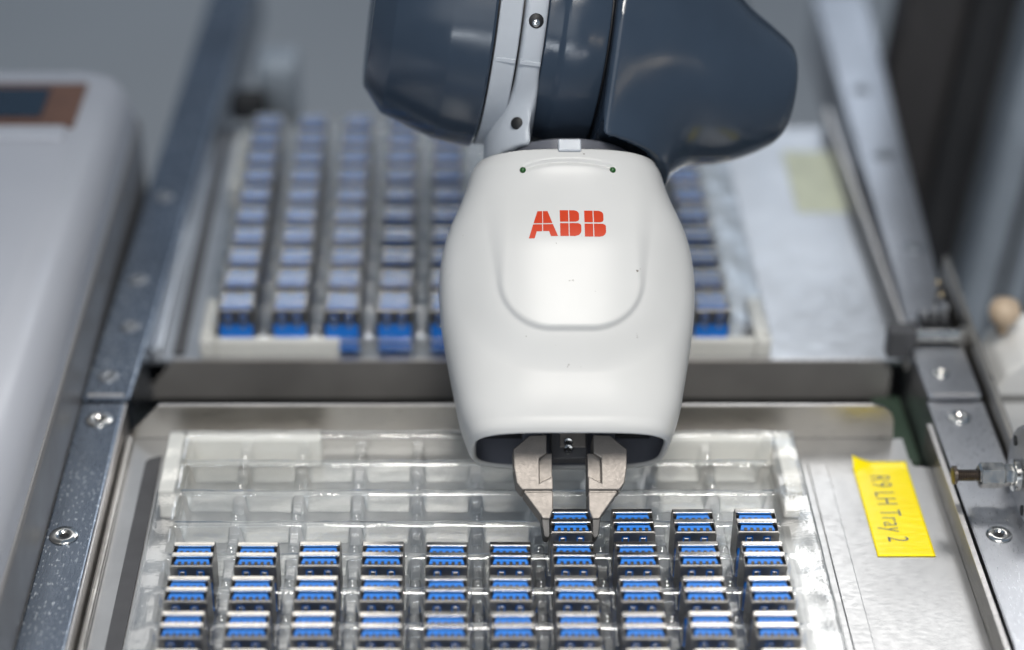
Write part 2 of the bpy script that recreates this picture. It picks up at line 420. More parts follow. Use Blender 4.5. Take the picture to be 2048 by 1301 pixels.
box_obj('mount_foot', 'flange', e, 12, 40, -14, 14, -43, -17.4, bev=0.6)

e = empty('terminal_block', (150, 141, 0), 'small dark terminal block with orange end between the right rails', 'terminal block')
box_obj('block_body', 'black', e, -2, 10, -4, 8, 0, 13, bev=1)
box_obj('orange_end', 'orange', e, -6.5, -2.1, -3, 6, 0, 10, bev=1)
for dx in (-1, 3, 7): box_obj('terminal_clip', 'alu', e, dx-0.6, dx+1.4, 0, 4, 13.1, 17+dx*0.4, bev=0.3)
for dx, dz in ((6.5, 21), (4.5, 27)):
    bm = bmesh.new(); add_lathe(bm, [(k*0.4-1.2, math.sqrt(max(0.01, 1.2**2-(k*0.4-1.2)**2))) for k in range(7)], 16, 'z', (dx, 7.5, dz))
    link('indicator_bead', bm_mesh('indicator_bead', bm), 'gold', e, True)
lathe_obj('bead_wire', 'thread', e, [(13, 0.5), (27, 0.5)], 10, 'z', (5.5, 8.6, 0))
e = empty('white_device', (176, 125, -32), 'white plastic device with rounded top cut off by the right edge', 'device')
bm = bmesh.new()
add_prism(bm, [(2, -10), (2, 22), (5, 30), (12, 36), (26, 40), (60, 40), (60, -10)], 0, 34, 'y', 1.5)
link('device_body', bm_mesh('device_body', bm), 'device_white', e)
box_obj('white_strip', 'device_white', e, -3.4, 0.6, -14, -11.5, -2, 26, bev=0.5)
box_obj('clear_guard', 'flange', e, -3.0, 40, -11.2, -9.8, 24, 27, bev=0.5)
box_obj('device_foot', 'strip', e, 4, 60, 2, 30, -26, -10.2, bev=1)
bm = bmesh.new(); add_lathe(bm, [(36, 2.5), (41, 2.5), (42, 5.4), (46, 6.6), (50, 5.4), (52, 1.0)], 28, 'z', (7, 22, 0))
link('beige_knob', bm_mesh('beige_knob', bm), 'beige', e)

# blurred uprights behind on the right
def upright(name, mat, label, cat, x0, x1, y, d, z0, z1, lean=0.06, grooves=0):
    e = empty(name, ((x0+x1)/2, y, z0), label, cat)
    h = z1-z0; wd = (x1-x0)/2
    bm = bmesh.new(); add_box(bm, -wd, wd, 0, d, 0, h, min(6, wd*0.4), 3)
    link('post_body', bm_mesh('post_body', bm), mat, e)
    for k in range(grooves):
        gx = -wd+(k+1)*2*wd/(grooves+1)
        box_obj('slot', 'post_dark', e, gx-3, gx+3, -0.4, 2, 4, h-4)
    e.rotation_euler.y = lean
    return e
upright('machine_post', 'post_grey', 'blurred blue-grey slotted aluminium column at the upper right edge', 'post', 228, 284, 395, 40, -300, 420, 0.08, 2)
upright('hanging_cover', 'post_brown', 'blurred dull brown hanging cover left of the slotted column', 'cover', 168, 206, 430, 24, -300, 420, 0.08)
upright('hanging_cover', 'post_dark', 'blurred black upright gap cover between two brown covers', 'cover', 204, 224, 424, 20, -300, 420, 0.08)
upright('hanging_cover', 'post_brown', 'blurred brown upright cover next to the slotted column', 'cover', 222, 240, 430, 24, -300, 420, 0.08)
e = upright('machine_post', 'post_dark', 'dark slanting frame bar just right of the grey robot wrist', 'post', 128, 142, 470, 14, -60, 200, -0.35)

# ------------------------------------------------------------------ pale machine housing on the left
e = empty('machine_housing', (-300, 100, -60), 'large blurred white rounded machine housing along the left edge', 'housing')
bm = bmesh.new(); add_box(bm, -118, 116, -240, 186, 0, 122, 20, 8)
o = link('housing_body', bm_mesh('housing_body', bm), 'housing', e)
for p in o.data.polygons: p.use_smooth = True
box_obj('bezel', 'amber', e, 10, 99, 116, 158, 121.2, 123.0, bev=0.7)
box_obj('screen', 'screen', e, 14, 84, 124, 151, 122.8, 123.9, bev=0.4)
box_obj('lower_lip', 'housing', e, 12, 97, 104, 115, 120.5, 124.5, bev=2, seg=3)
box_obj('side_face', 'housing_side', e, 110, 117.2, -236, 178, 2, 96, bev=2)  # dark slab added so the housing's right side looks shaded
e = empty('floor_bracket', (-192, -47, 0), 'pale metal bracket with a dark hole at the lower left corner', 'bracket')
box_obj('bracket_body', 'edge', e, -14, 4.5, -30, 0, -26, 6, bev=1)
lathe_obj('bracket_hole', 'black', e, [(6.0, 0.1), (6.1, 3.4), (6.15, 0.1)], 24, 'z', (-4, -7, 0))

# ------------------------------------------------------------------ thermoformed clear trays
def smooth(a, lo, hi):
    t = np.clip((a-lo)/(hi-lo), 0, 1); return t*t*(3-2*t)
PX, PY = 21.15, 17.8
def tray_sheet(name, cols, rows, x_out, y_out, H):
    """cols/rows: pocket centres; x_out,y_out: outer limits of the skirt"""
    def lines(centres, half, wall, lo, hi, extra):
        s = {lo, hi}
        for c in centres:
            for q in (-1, 1):
                for k in (-0.15, 0, 0.2, 0.5, 0.8, 1.0, 1.15): s.add(round(c+q*(half+wall*(k-0.5)), 3))
            for k in (-0.5, 0, 0.5): s.add(round(c+half*k, 3))
        for x in extra: s.add(round(x, 3))
        return np.array(sorted(v for v in s if lo <= v <= hi))
    x0, x1 = x_out; y0, y1 = y_out
    hx, hy = 8.3, 6.2; wl = 1.7
    sl0, sl1 = cols[0]-hx-1.6, cols[-1]+hx+1.8
    ex = [x0+v for v in (0.5, 1, 1.5, 2.2, 3)] + [x1-v for v in (0.5, 1, 1.5, 2.2, 3)] + [sl0+v for v in (-0.6, -0.3, 0, .3, .6)] + [sl1+v for v in (-0.6, -0.3, 0, .3, .6)] + list(np.arange(x0, x1, 3.5))
    ribs = [(a_+b_)/2 for a_, b_ in zip(cols[:-1], cols[1:])]
    ex += [c+v for c in ribs for v in (-1.6, -1.1, -0.6, 0, 0.6, 1.1, 1.6)]
    ey = [c+v for c in rows for v in (-3.8, -3.2, -2.6, -2, -1.4, -0.7, 0, 0.7, 1.4, 2.0)] + [y1-v for v in (0.5, 1, 1.5, 2.2, 3)] + [y0+v for v in (0.5, 1, 1.5, 2.2, 3)] + [c+q*(hy+0.9+v) for c in rows for q in (-1, 1) for v in (-0.45, -0.2, 0, .2, .45)]
    X = lines(cols, hx, wl, x0, x1, ex); Y = lines(rows, hy, wl, y0, y1, ey)
    gx, gy = np.meshgrid(X, Y)
    mx = np.zeros_like(gx); my = np.zeros_like(gx); ms = np.zeros_like(gx)
    for c in cols: mx = np.maximum(mx, 1-smooth(np.abs(gx-c), hx-wl/2, hx+wl/2))
    for r in rows:
        my = np.maximum(my, 1-smooth(np.abs(gy-r), hy-wl/2, hy+wl/2))
        ms = np.maximum(ms, 1-smooth(np.abs(gy-r), hy+0.45, hy+1.35))
    sx = smooth(gx, sl0-0.6, sl0+0.6)*(1-smooth(gx, sl1-0.6, sl1+0.6))
    z = H - 3.2*ms*sx - (H-3.2-2.0)*mx*my*sx
    for c in ribs:
        for r in rows:
            z += 1.9*np.exp(-(((gx-c)/1.25)**2+((gy-r+1.6)/1.5)**2))
    edge = np.minimum.reduce([smooth(gx, x0, x0+2.2), 1-smooth(gx, x1-2.2, x1), 1-smooth(gy, y1-2.2, y1), smooth(gy, y0, y0+2.2)])
    z = 1.3 + (z-1.3)*edge
    z += 0.12*np.sin(gx*0.31+gy*0.17)+0.10*np.sin(gy*0.43-gx*0.11)
    z = np.maximum(z, 1.3)
    nx, ny = len(X), len(Y)
    verts = np.stack([gx, gy, z], -1).reshape(-1, 3)
    faces = [(j*nx+i, j*nx+i+1, (j+1)*nx+i+1, (j+1)*nx+i) for j in range(ny-1) for i in range(nx-1)]
    me = mesh(name, verts.tolist(), faces)
    return me
cols = [-0.7-PX*6+PX*k for k in range(10)]
rows_near = [53.4-PY*k for k in range(9)]
me = tray_sheet('tray_sheet', cols, rows_near, (-148, 87.5), (-100, 66.5), 14.0)
e = empty('connector_tray', (0, 0, 0), 'clear formed plastic tray under the gripper, its back pockets empty', 'tray', 'connector trays')
link('tray_sheet', me, 'clear', e, True)
FY0 = 141.5
rows_far = [FY0+PY*k for k in range(10)]
colf = [c-0.0 for c in cols]
me = tray_sheet('tray_sheet', colf, rows_far, (-143, 88), (133.0, 318), 14.0)
e = empty('connector_tray', (0, 0, 0), 'clear plastic tray full of connectors on the far plate, out of focus', 'tray', 'connector trays')
link('tray_sheet', me, 'clear', e, True)

# white printed corner blocks holding the trays
def corner(label, bar1, bar2, h):
    bm = bmesh.new()
    add_box(bm, *bar1, 0.02, h, 0.9, 2); add_box(bm, *bar2, 0.02, h-0.05, 0.9, 2)
    o = link('corner_block', bm_mesh('corner_block', bm), 'white_block'); return tag(o, label, 'block', 'white corner blocks holding the trays')
corner('white L-shaped corner block under the near tray at back left', (-146.2, -140.2, 29.5, 65.0), (-140.0, -89.5, 60.6, 65.0), 12.6)
corner('white corner block under the near tray at back right', (78.0, 84.0, 29.5, 65.0), (34.0, 77.8, 60.6, 65.0), 12.6)
corner('white corner block at the front left of the far tray', (-142.8, -136.6, 134.0, 166), (-136.4, -86.5, 134.0, 137.2), 8.8)
corner('white corner block at the front right of the far tray, half hidden by the gripper', (81.0, 87.5, 134.0, 168), (40.0, 80.8, 134.0, 137.2), 8.8)
bm = bmesh.new(); add_box(bm, -142.8, -136.6, 258, 312, 0.02, 11, 0.9)
o = link('corner_block', bm_mesh('corner_block', bm), 'white_block'); tag(o, 'white corner block at the far left of the far tray, out of focus', 'block', 'white corner blocks holding the trays')

# ------------------------------------------------------------------ stacked USB connectors
W2, D2, HT = 7.1, 6.3, 20.0
def mk_shell():
    bm = bmesh.new(); t = 0.35
    zb = 7.0
    add_box(bm, -W2+t, W2-t, D2-t, D2, zb-5, HT, 0.0)
    # rolled bright lips at the far side of each port
    for yc in (D2-0.9, -0.1):
        add_box(bm, -W2+0.15, W2-0.15, yc-0.98, yc+0.98, HT-1.1, HT+0.3, 0.3, 2)
    return bm_mesh('metal_shell', bm)
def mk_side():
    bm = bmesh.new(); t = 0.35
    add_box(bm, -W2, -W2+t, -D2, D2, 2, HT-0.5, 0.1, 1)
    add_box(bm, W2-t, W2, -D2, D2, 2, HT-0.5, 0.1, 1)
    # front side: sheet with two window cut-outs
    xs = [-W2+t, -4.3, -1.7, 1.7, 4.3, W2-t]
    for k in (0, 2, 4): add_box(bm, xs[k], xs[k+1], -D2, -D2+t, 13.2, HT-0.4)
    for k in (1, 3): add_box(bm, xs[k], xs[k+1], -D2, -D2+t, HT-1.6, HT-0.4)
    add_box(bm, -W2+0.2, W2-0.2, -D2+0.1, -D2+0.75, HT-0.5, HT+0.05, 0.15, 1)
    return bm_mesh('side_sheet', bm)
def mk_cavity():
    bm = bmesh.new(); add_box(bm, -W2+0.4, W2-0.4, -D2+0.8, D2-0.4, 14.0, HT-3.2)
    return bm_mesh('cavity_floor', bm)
def mk_housing():
    bm = bmesh.new(); add_box(bm, -W2+0.5, W2-0.5, -D2+0.42, D2-0.42, 0, 13.9, 0.25, 1)
    add_box(bm, -4.6, -1.4, -D2+0.42, -D2+0.78, 13.8, HT-1.0); add_box(bm, 1.4, 4.6, -D2+0.42, -D2+0.78, 13.8, HT-1.0)
    return bm_mesh('blue_housing', bm)
def mk_tongue(yc):
    bm = bmesh.new(); add_prism(bm, [(-5.9, yc-1.25), (-5.4, yc+1.15), (5.4, yc+1.15), (5.9, yc-1.25)], HT-5, HT-0.75, 'z', 0.15, 1)
    return bm_mesh('blue_tongue', bm)
def mk_contacts(yc):
    bm = bmesh.new()
    for k in range(5): add_box(bm, -4.55+k*2.1-0.1, -3.45+k*2.1-0.1, yc-1.75, yc-0.35, HT-4, HT-0.62, 0.1, 1)
    return bm_mesh('contact_pins', bm)
def mk_tab(x):
    bm = bmesh.new()
    add_prism(bm, [(-D2-0.05, 11.6), (-D2-0.62, 13.0), (-D2-0.1, HT-2.5), (-D2+0.2, HT-2.5), (-D2-0.25, 13.0), (-D2+0.25, 11.6)], x-0.8, x+0.8, 'x', 0.08, 1)
    return bm_mesh('spring_tab', bm)
US = {'shell': mk_shell(), 'side': mk_side(), 'cav': mk_cavity(), 'hous': mk_housing(),
      't0': mk_tongue(3.0), 't1': mk_tongue(-2.6), 'c0': mk_contacts(3.0), 'c1': mk_contacts(-2.6), 'p0': mk_tab(-3.0), 'p1': mk_tab(3.0)}
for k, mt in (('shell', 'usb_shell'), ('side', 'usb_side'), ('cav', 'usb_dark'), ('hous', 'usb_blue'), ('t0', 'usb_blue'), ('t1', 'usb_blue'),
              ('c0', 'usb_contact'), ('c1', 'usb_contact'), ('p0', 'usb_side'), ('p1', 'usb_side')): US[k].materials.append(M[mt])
def connector(x, y, z, label, group, rz=0.0):
    e = empty('usb_connector', (x, y, z), label, 'connector', group)
    e.rotation_euler.z = rz
    for nm, k in (('metal_shell', 'shell'), ('side_sheet', 'side'), ('cavity_floor', 'cav'), ('blue_housing', 'hous'), ('spring_tab', 'p0'), ('spring_tab', 'p1')):
        link(nm, US[k], None, e)
    for a, b_ in (('t0', 'c0'), ('t1', 'c1')):
        t = link('blue_tongue', US[a], None, e); link('contact_pins', US[b_], None, t)
    return e
ORD = ['first', 'second', 'third', 'fourth', 'fifth', 'sixth', 'seventh', 'eighth', 'ninth', 'tenth']
for r in range(5):
    for c in range(10):
        if r == 0 and c < 6: continue
        if r == 0:
            lab = ('blue double USB connector held between the gripper fingertips' if c == 6 else
                   'blue double USB connector %s to the right of the gripped one' % ['', 'next', 'second', 'third'][c-6])
        else:
            lab = 'blue double USB connector in near tray, %s full row from the gripper, %s from left' % (ORD[r-1], ORD[c])
        connector(cols[c]+rnd.uniform(-.25, .25) - 0.0, -PY*r+rnd.uniform(-.2, .2), 2.1, lab, 'double USB connectors in the near tray', rnd.uniform(-.012, .012))
def hidden_far(c, r):
    # places wholly covered by the gripper hand and wrist in the picture
    if 5 <= c <= 7: return True
    if c == 8 and r <= 4: return True
    if c >= 8 and r >= 8: return True
    if c == 4 and r >= 9: return True
    return False
for r in range(10):
    for c in range(10):
        if hidden_far(c, r): continue
        connector(colf[c]+rnd.uniform(-.25, .25), rows_far[r]+rnd.uniform(-.2, .2), 2.1,
                  'out of focus USB connector in far tray, %s row from the front, %s from left' % (ORD[r], ORD[c]),
                  'double USB connectors in the far tray', rnd.uniform(-.012, .012))

# ------------------------------------------------------------------ yellow label with its printed text
nx_, ny_ = 24, 48
vs = []; fs = []
for j in range(ny_+1):
    for i in range(nx_+1):
        u, v_ = i/nx_, j/ny_
        x = -10.2+20.4*u; y = -27.5+55*v_
        lift = 3.0*max(0, (v_-0.86)/0.14)**1.6*max(0, 1-u/0.35)**1.4 + 0.5*max(0, (v_-0.93)/0.07)
        z = 0.25+0.05*math.sin(y*1.9+0.5*math.sin(x*0.6))*(1-u)+lift
        vs.append((x, y, z))
for j in range(ny_):
    for i in range(nx_): a = j*(nx_+1)+i; fs.append((a, a+1, a+nx_+2, a+nx_+1))
e = empty('yellow_label', (118.2, 35.3, 0), 'bright yellow adhesive label reading R9 LH Tray 2 on the near plate', 'label')
film = link('label_film', mesh('label_film', vs, fs), 'yellow', e, True)
sm = film.modifiers.new('thick', 'SOLIDIFY'); sm.thickness = 0.0001; sm.offset = 1
cu = bpy.data.curves.new('lettering', 'FONT'); cu.body = 'R9 LH Tray 2'; cu.size = 1.0; cu.extrude = 0.0; cu.offset = -0.010; cu.space_character = 1.08
cu.resolution_u = 4
tmp = bpy.data.objects.new('lettering_source', cu); COL.objects.link(tmp)
dg = bpy.context.evaluated_depsgraph_get()
tme = bpy.data.meshes.new_from_object(tmp.evaluated_get(dg))
bpy.data.objects.remove(tmp)
co = np.array([v.co[:] for v in tme.vertices])
lx0, lx1 = co[:, 0].min(), co[:, 0].max(); cap = 0.70
sx_, sy_ = 38.5/(lx1-lx0), 7.6/cap
for v in tme.vertices:
    a = (v.co.x-lx0)*sx_; bq = v.co.y*sy_
    v.co = ((-4.9+bq)*MM, (19.0-a)*MM, 0.47*MM)
tme.update(); bpy.data.curves.remove(cu)
link('lettering', tme, 'ink', e)

# ------------------------------------------------------------------ robot hand (tilted frame: local z runs up the hand)
TILT = R(48)
ROBOT = (-0.7, -1.0, 15.5)
def robot_empty(name, label, cat):
    e = empty(name, ROBOT, label, cat); e.rotation_euler.x = -TILT; return e
hand = robot_empty('robot_gripper', 'white robot gripper hand with red letters and two grey metal fingers', 'robot gripper')

ZW = [30, 31.5, 33.4, 40, 50, 58, 66.6, 76, 85, 96, 103, 109, 117, 124, 129, 132]
WW = [33.4, 34.6, 35.4, 37.7, 39.9, 41.5, 43.0, 44.4, 45.0, 44.6, 43.4, 41.6, 38.2, 35.6, 34.2, 32.6]
ZD = [30, 31.5, 36, 50, 66, 90, 110, 122, 129, 132]
DF = [24.6, 25.8, 26.6, 27.4, 27.6, 27.6, 27.4, 27.2, 26.8, 26.0]
DB = [24.0, 24.6, 25.2, 26.5, 27, 28, 28, 26.5, 25, 24.0]
def spl(z, xs, ys):
    # smooth monotone-ish interpolation
    z = np.asarray(z, float)
    xs = np.array(xs, float); ys = np.array(ys, float)
    m = np.gradient(ys, xs)
    i = np.clip(np.searchsorted(xs, z)-1, 0, len(xs)-2)
    h = xs[i+1]-xs[i]; t = np.clip((z-xs[i])/h, 0, 1)
    return (2*t**3-3*t**2+1)*ys[i]+(t**3-2*t**2+t)*h*m[i]+(-2*t**3+3*t**2)*ys[i+1]+(t**3-t**2)*h*m[i+1]
EXP = 2.75
def panel(x, z):
    """raised U-shaped front panel (signed distance, inside negative)"""
    hw = 24.0 + 1.2*(z-77)/27
    cxr = 17.0
    qx = np.abs(x)-(hw-cxr); qz = (66.0+cxr)-z
    d = np.where((qx > 0) & (qz > 0), np.hypot(np.maximum(qx, 0), np.maximum(qz, 0))-cxr, np.maximum(np.abs(x)-hw, 66.0-z))
    return d
def front_extra(x, z):
    d = panel(x, z)
    fade = 1-smooth(z, 96, 124)
    wd = 1.1+3.0*smooth(z, 74, 112)
    h = 1.6*(1-smooth(d, -wd, wd))*fade + 2.6*(1-smooth(d, -1.0, 15.0))*(1-smooth(z, 92, 122))
    # sensor groove between the two lamps
    zc = 127.0-2.2*(np.abs(x)/15.5)**2.4
    g = np.exp(-((z-zc)/0.75)**2)*(1-smooth(np.abs(x), 14.2, 16))
    return h-0.8*g
def hand_grid(off, z0, z1, nz, nth, extra=True):
    th = np.linspace(0, 2*np.pi, nth, endpoint=False)
    # denser sampling of the front
    zz = np.linspace(z0, z1, nz)
    T, Z = np.meshgrid(th, zz)
    Wz = spl(Z, ZW, WW)-off; F = spl(Z, ZD, DF)-off; B = spl(Z, ZD, DB)-off
    c, s = np.cos(T), np.sin(T)
    ex = 2/(EXP+1.0*(1-smooth(Z, 30, 62)))
    X = Wz*np.sign(c)*np.abs(c)**ex
    Yv = np.sign(s)*np.abs(s)**ex
    Yv = np.where(Yv < 0, Yv*F, Yv*B)
    if extra:
        fr = smooth(-Yv, 6, 14)
        Yv = Yv-front_extra(X, Z)*fr
    Z = Z - 0.055*Yv*(1-smooth(Z, 30, 55))
    V = np.stack([X, Yv, Z], -1).reshape(-1, 3)
    faces = [(j*nth+i, j*nth+(i+1) % nth, (j+1)*nth+(i+1) % nth, (j+1)*nth+i) for j in range(nz-1) for i in range(nth)]
    return V, faces
def front_y(x, z):
    Wz = float(spl(z, ZW, WW)); F = float(spl(z, ZD, DF))
    y = -F*(1-abs(x/Wz)**EXP)**(1/EXP)
    return y-float(front_extra(np.array(x), np.array(z)))
V, faces = hand_grid(0, 30, 132, 230, 420)
shell = link('shell', mesh('shell', V.tolist(), faces), 'hand', hand, True)
so = shell.modifiers.new('wall', 'SOLIDIFY'); so.thickness = 0.0017; so.offset = -1; so.use_rim = True
V, faces = hand_grid(1.95, 31.2, 129, 40, 120, False)
link('inner_liner', mesh('inner_liner', V.tolist(), faces), 'inner_grey', hand, True)
# top of the shell closes against the wrist collar
lathe_obj('top_cap', 'hand', hand, [(129.0, 25.0), (130.6, 25.0), (130.6, 18.0)], 64, 'z')

# red letters, built in cut segments lying on the shell
def strip_piece(rows):
    """rows: list of (z, x_left, x_right) top to bottom -> dense patch following the shell"""
    vs, fs = [], []; nu = 8
    rr = []
    for (za, a0, a1), (zb, b0, b1) in zip(rows[:-1], rows[1:]):
        k = max(1, int(abs(za-zb)/0.6))
        for q in range(k): t = q/k; rr.append((za+(zb-za)*t, a0+(b0-a0)*t, a1+(b1-a1)*t))
    rr.append(rows[-1])
    for z, a, b_ in rr:
        for u in range(nu+1):
            x = a+(b_-a)*u/nu; vs.append((x, front_y(x, z)-0.07, z))
    for j in range(len(rr)-1):
        for u in range(nu): q = j*(nu+1)+u; fs.append((q, q+nu+1, q+nu+2, q+1))
    return vs, fs
def px(cx_, cy_):
    # letter drawing units (taken at 16 units per millimetre) to millimetres on the shell
    return (850+cx_/2.768-1140)/5.83, 103+(455-(250+cy_/2.768))/5.52
def piece(rows):
    out = []
    for y, a, b_ in rows:
        xa, z = px(a, y); xb, _ = px(b_, y); out.append((z, xa, xb))
    return strip_piece(out)
def lobe(y0, y1, xl, xr, rtop, rbot):
    rows = []
    n = 14
    for k in range(n+1):
        y = y0+(y1-y0)*k/n; x = xr
        if y-y0 < rtop: x = xr-rtop+math.sqrt(max(0, rtop**2-(rtop-(y-y0))**2))
        if y1-y < rbot: x = min(x, xr-rbot+math.sqrt(max(0, rbot**2-(rbot-(y1-y))**2)))
        rows.append((y, xl, x))
    return rows
def add_letter(label, pieces):
    vs, fs = [], []
    for p in pieces:
        a, f = piece(p); n0 = len(vs); vs += a; fs += [tuple(i+n0 for i in q) for q in f]
    o = link('printed_letter', mesh('printed_letter', vs, fs), 'red', hand, True)
    o['label'] = label
add_letter('red printed letter A', [
    [(490, 622, 648), (562, 599, 648)], [(490, 652, 678), (562, 652, 703)],
    [(568, 597, 646), (609, 584, 646)], [(609, 584, 616), (649, 572, 604)],
    [(568, 651, 706), (608, 651, 721)], [(608, 684, 721), (637, 693, 733)]])
add_letter('first red printed letter B', [
    [(486, 745, 792), (554, 745, 792)], lobe(486, 554, 797, 851, 26, 18), [(562, 745, 792), (637, 745, 792)], lobe(562, 637, 797, 862, 18, 34)])
add_letter('second red printed letter B', [
    [(488, 880, 927), (557, 880, 927)], lobe(488, 557, 932, 986, 26, 18), [(565, 880, 927), (640, 880, 927)], lobe(565, 640, 932, 998, 18, 34)])

for sx in (-15.9, 15.2):
    yy = front_y(sx, 124.2)
    bm = bmesh.new(); bmesh.ops.create_uvsphere(bm, u_segments=20, v_segments=12, radius=1.15, matrix=Matrix.Translation((sx, yy+0.2, 124.2)))
    link('indicator_lamp', bm_mesh('indicator_lamp', bm), 'led', hand, True)
for sx in (-1, 1):
    for zz in (76, 104):
        bm = bmesh.new(); bmesh.ops.create_uvsphere(bm, u_segments=14, v_segments=8, radius=0.9, matrix=Matrix.Translation((sx*(float(spl(zz, ZW, WW))-0.25), 2, zz)))
        link('side_pin', bm_mesh('side_pin', bm), 'chrome', hand, True)

# mechanism inside the opening
box_obj('carriage_plate', 'inner_grey', hand, -31, 31, -18, 20, 44, 47, bev=0.5)
for sx in (-1, 1):
    box_obj('slot_cover', 'black', hand, sx*22.5-7.2, sx*22.5+7.2, 10.5, 16, 38.2, 43.8)
    box_obj('slider', 'inner_grey', hand, sx*21.5-5.4, sx*21.5+5.4, 9.6, 10.4, 39.6, 43.9, bev=0.3)
box_obj('centre_block', 'strip', hand, -5.6, 7.0, 8.0, 17, 29.4, 43.8, bev=0.4)
box_obj('centre_plate', 'finger', hand, -2.6, 6.4, 7.2, 7.9, 33.2, 39.0, bev=0.2)
for zz in (34.6, 32.2, 41.0):
    s = lathe_obj('screw', 'chrome', hand, [(6.2, 1.0), (6.0, 1.55), (6.6, 1.7), (8.2, 1.7)], 20, 'y', (0.2, 0, zz))
    lathe_obj('screw_socket', 'black', s, [(5.95, 0.05), (5.97, 0.85), (6.3, 0.85)], 6, 'y', (0.2, 0, zz))

def finger(sx):
    f = lambda pts: [(sx*a, c) for a, c in pts]
    bm = bmesh.new()
    up = [(6.0, 15.3), (16.6, 15.3), (18.4, 17.6), (19.3, 23), (19.5, 29.4), (13.8, 34.2), (8.0, 34.4), (8.0, 28.0), (10.6, 26.2), (10.6, 17.6), (6.0, 20.0)]
    add_prism(bm, f(up), -8.0, 6.0, 'y', 0.35)
    add_prism(bm, f([(6.05, 18.5), (10.7, 17.0), (10.7, 27.0), (7.9, 28.6), (6.05, 28.6)]), -4.6, 5.6, 'y', 0.3)
    add_prism(bm, f([(6.4, 13.8), (15.6, 13.8), (15.6, 15.7), (6.4, 15.7)]), -6.9, 5.4, 'y')
    add_prism(bm, f([(6.0, 14.6), (16.1, 14.6), (10.3, 6.6), (9.7, 5.4), (7.2, 5.4), (6.1, 8.5)]), -7.5, 5.4, 'y', 0.35)
    fo = link('finger', bm_mesh('finger', bm), 'finger', hand)
    bm = bmesh.new(); add_prism(bm, f([(7.25, 6.2), (10.2, 6.2), (9.3, -0.2), (8.7, -0.9), (7.5, -0.9), (7.2, 0)]), -6.6, 3.8, 'y', 0.3)
    link('rubber_tip', bm_mesh('rubber_tip', bm), 'rubber_tip', fo)
    bm = bmesh.new(); add_box(bm, min(sx*9, sx*16), max(sx*9, sx*16), -2, 6, 32, 43.9, 0.4)
    link('finger_stem', bm_mesh('finger_stem', bm), 'inner_grey', fo)
finger(-1); finger(1)

# ------------------------------------------------------------------ robot wrist above the hand
def surface_nets(fn, lo, hi, step):
    n = [int(math.ceil((hi[k]-lo[k])/step))+1 for k in range(3)]
    ax = [lo[k]+np.arange(n[k])*step for k in range(3)]
    G = np.meshgrid(*ax, indexing='ij')
    D = fn(*G)
    S = D < 0
    c = [D[i:n[0]-1+i, j:n[1]-1+j, k:n[2]-1+k] for i in (0, 1) for j in (0, 1) for k in (0, 1)]
    cnt = sum((q < 0).astype(int) for q in c)
    act = (cnt > 0) & (cnt < 8)
    idx = -np.ones(act.shape, int); ii = np.argwhere(act); idx[act] = np.arange(len(ii))
    cv = np.stack([q[act] for q in c], -1)
    corners = np.array([(i, j, k) for i in (0, 1) for j in (0, 1) for k in (0, 1)], float)
    acc = np.zeros((len(ii), 3)); num = np.zeros(len(ii))
    for a in range(8):
        for b_ in range(a+1, 8):
            if abs(corners[a]-corners[b_]).sum() != 1: continue
            va, vb = cv[:, a], cv[:, b_]; m_ = (va < 0) != (vb < 0)
            t = np.where(m_, va/np.where(m_, va-vb, 1), 0)
            p = corners[a]+t[:, None]*(corners[b_]-corners[a])
            acc += np.where(m_[:, None], p, 0); num += m_
    V = np.array(lo)+(ii+acc/num[:, None])*step
    F = []
    for d in range(3):
        sl0 = [slice(1, n[k]-1) for k in range(3)]; sl1 = [slice(1, n[k]-1) for k in range(3)]
        sl0[d] = slice(0, n[d]-1); sl1[d] = slice(1, n[d])
        A, B = S[tuple(sl0)], S[tuple(sl1)]
        e1, e2 = [k for k in range(3) if k != d]
        for flip, msk in ((False, A & ~B), (True, ~A & B)):
            q = np.argwhere(msk)
            if not len(q): continue
            base = q.copy(); base[:, e1] += 1; base[:, e2] += 1
            def at(o1, o2):
                r_ = base.copy(); r_[:, e1] -= o1; r_[:, e2] -= o2
                return idx[r_[:, 0], r_[:, 1], r_[:, 2]]
            quad = np.stack([at(1, 1), at(0, 1), at(0, 0), at(1, 0)], -1)
            if (d == 1) != flip: quad = quad[:, ::-1]
            F.append(quad)
    return V, np.concatenate(F)
def smin(a, b_, k):
    h = np.clip(0.5+0.5*(b_-a)/k, 0, 1); return b_+(a-b_)*h-k*h*(1-h)

def smax(a, b_, k): return -smin(-a, -b_, k)
wrist = robot_empty('robot_wrist', 'slate grey robot wrist with white ring above the gripper', 'robot arm')
AX = R(5); YAW = R(6.5); AC = 188.0            # axis tilts down to the right and away; its height on the hand's axis
arm_m = Matrix.Translation((0, 0, AC*MM)) @ Matrix.Rotation(YAW, 4, 'Z') @ Matrix.Rotation(AX, 4, 'Y')
def arm_part(o): o.data.transform(arm_m); o.data.update(); return o
ca, sa = math.cos(AX), math.sin(AX)
cy, sy = math.cos(YAW), math.sin(YAW)
def to_hand(a, b_, c):
    u = a*ca+c*sa
    return u*cy-b_*sy, u*sy+b_*cy, AC-a*sa+c*ca
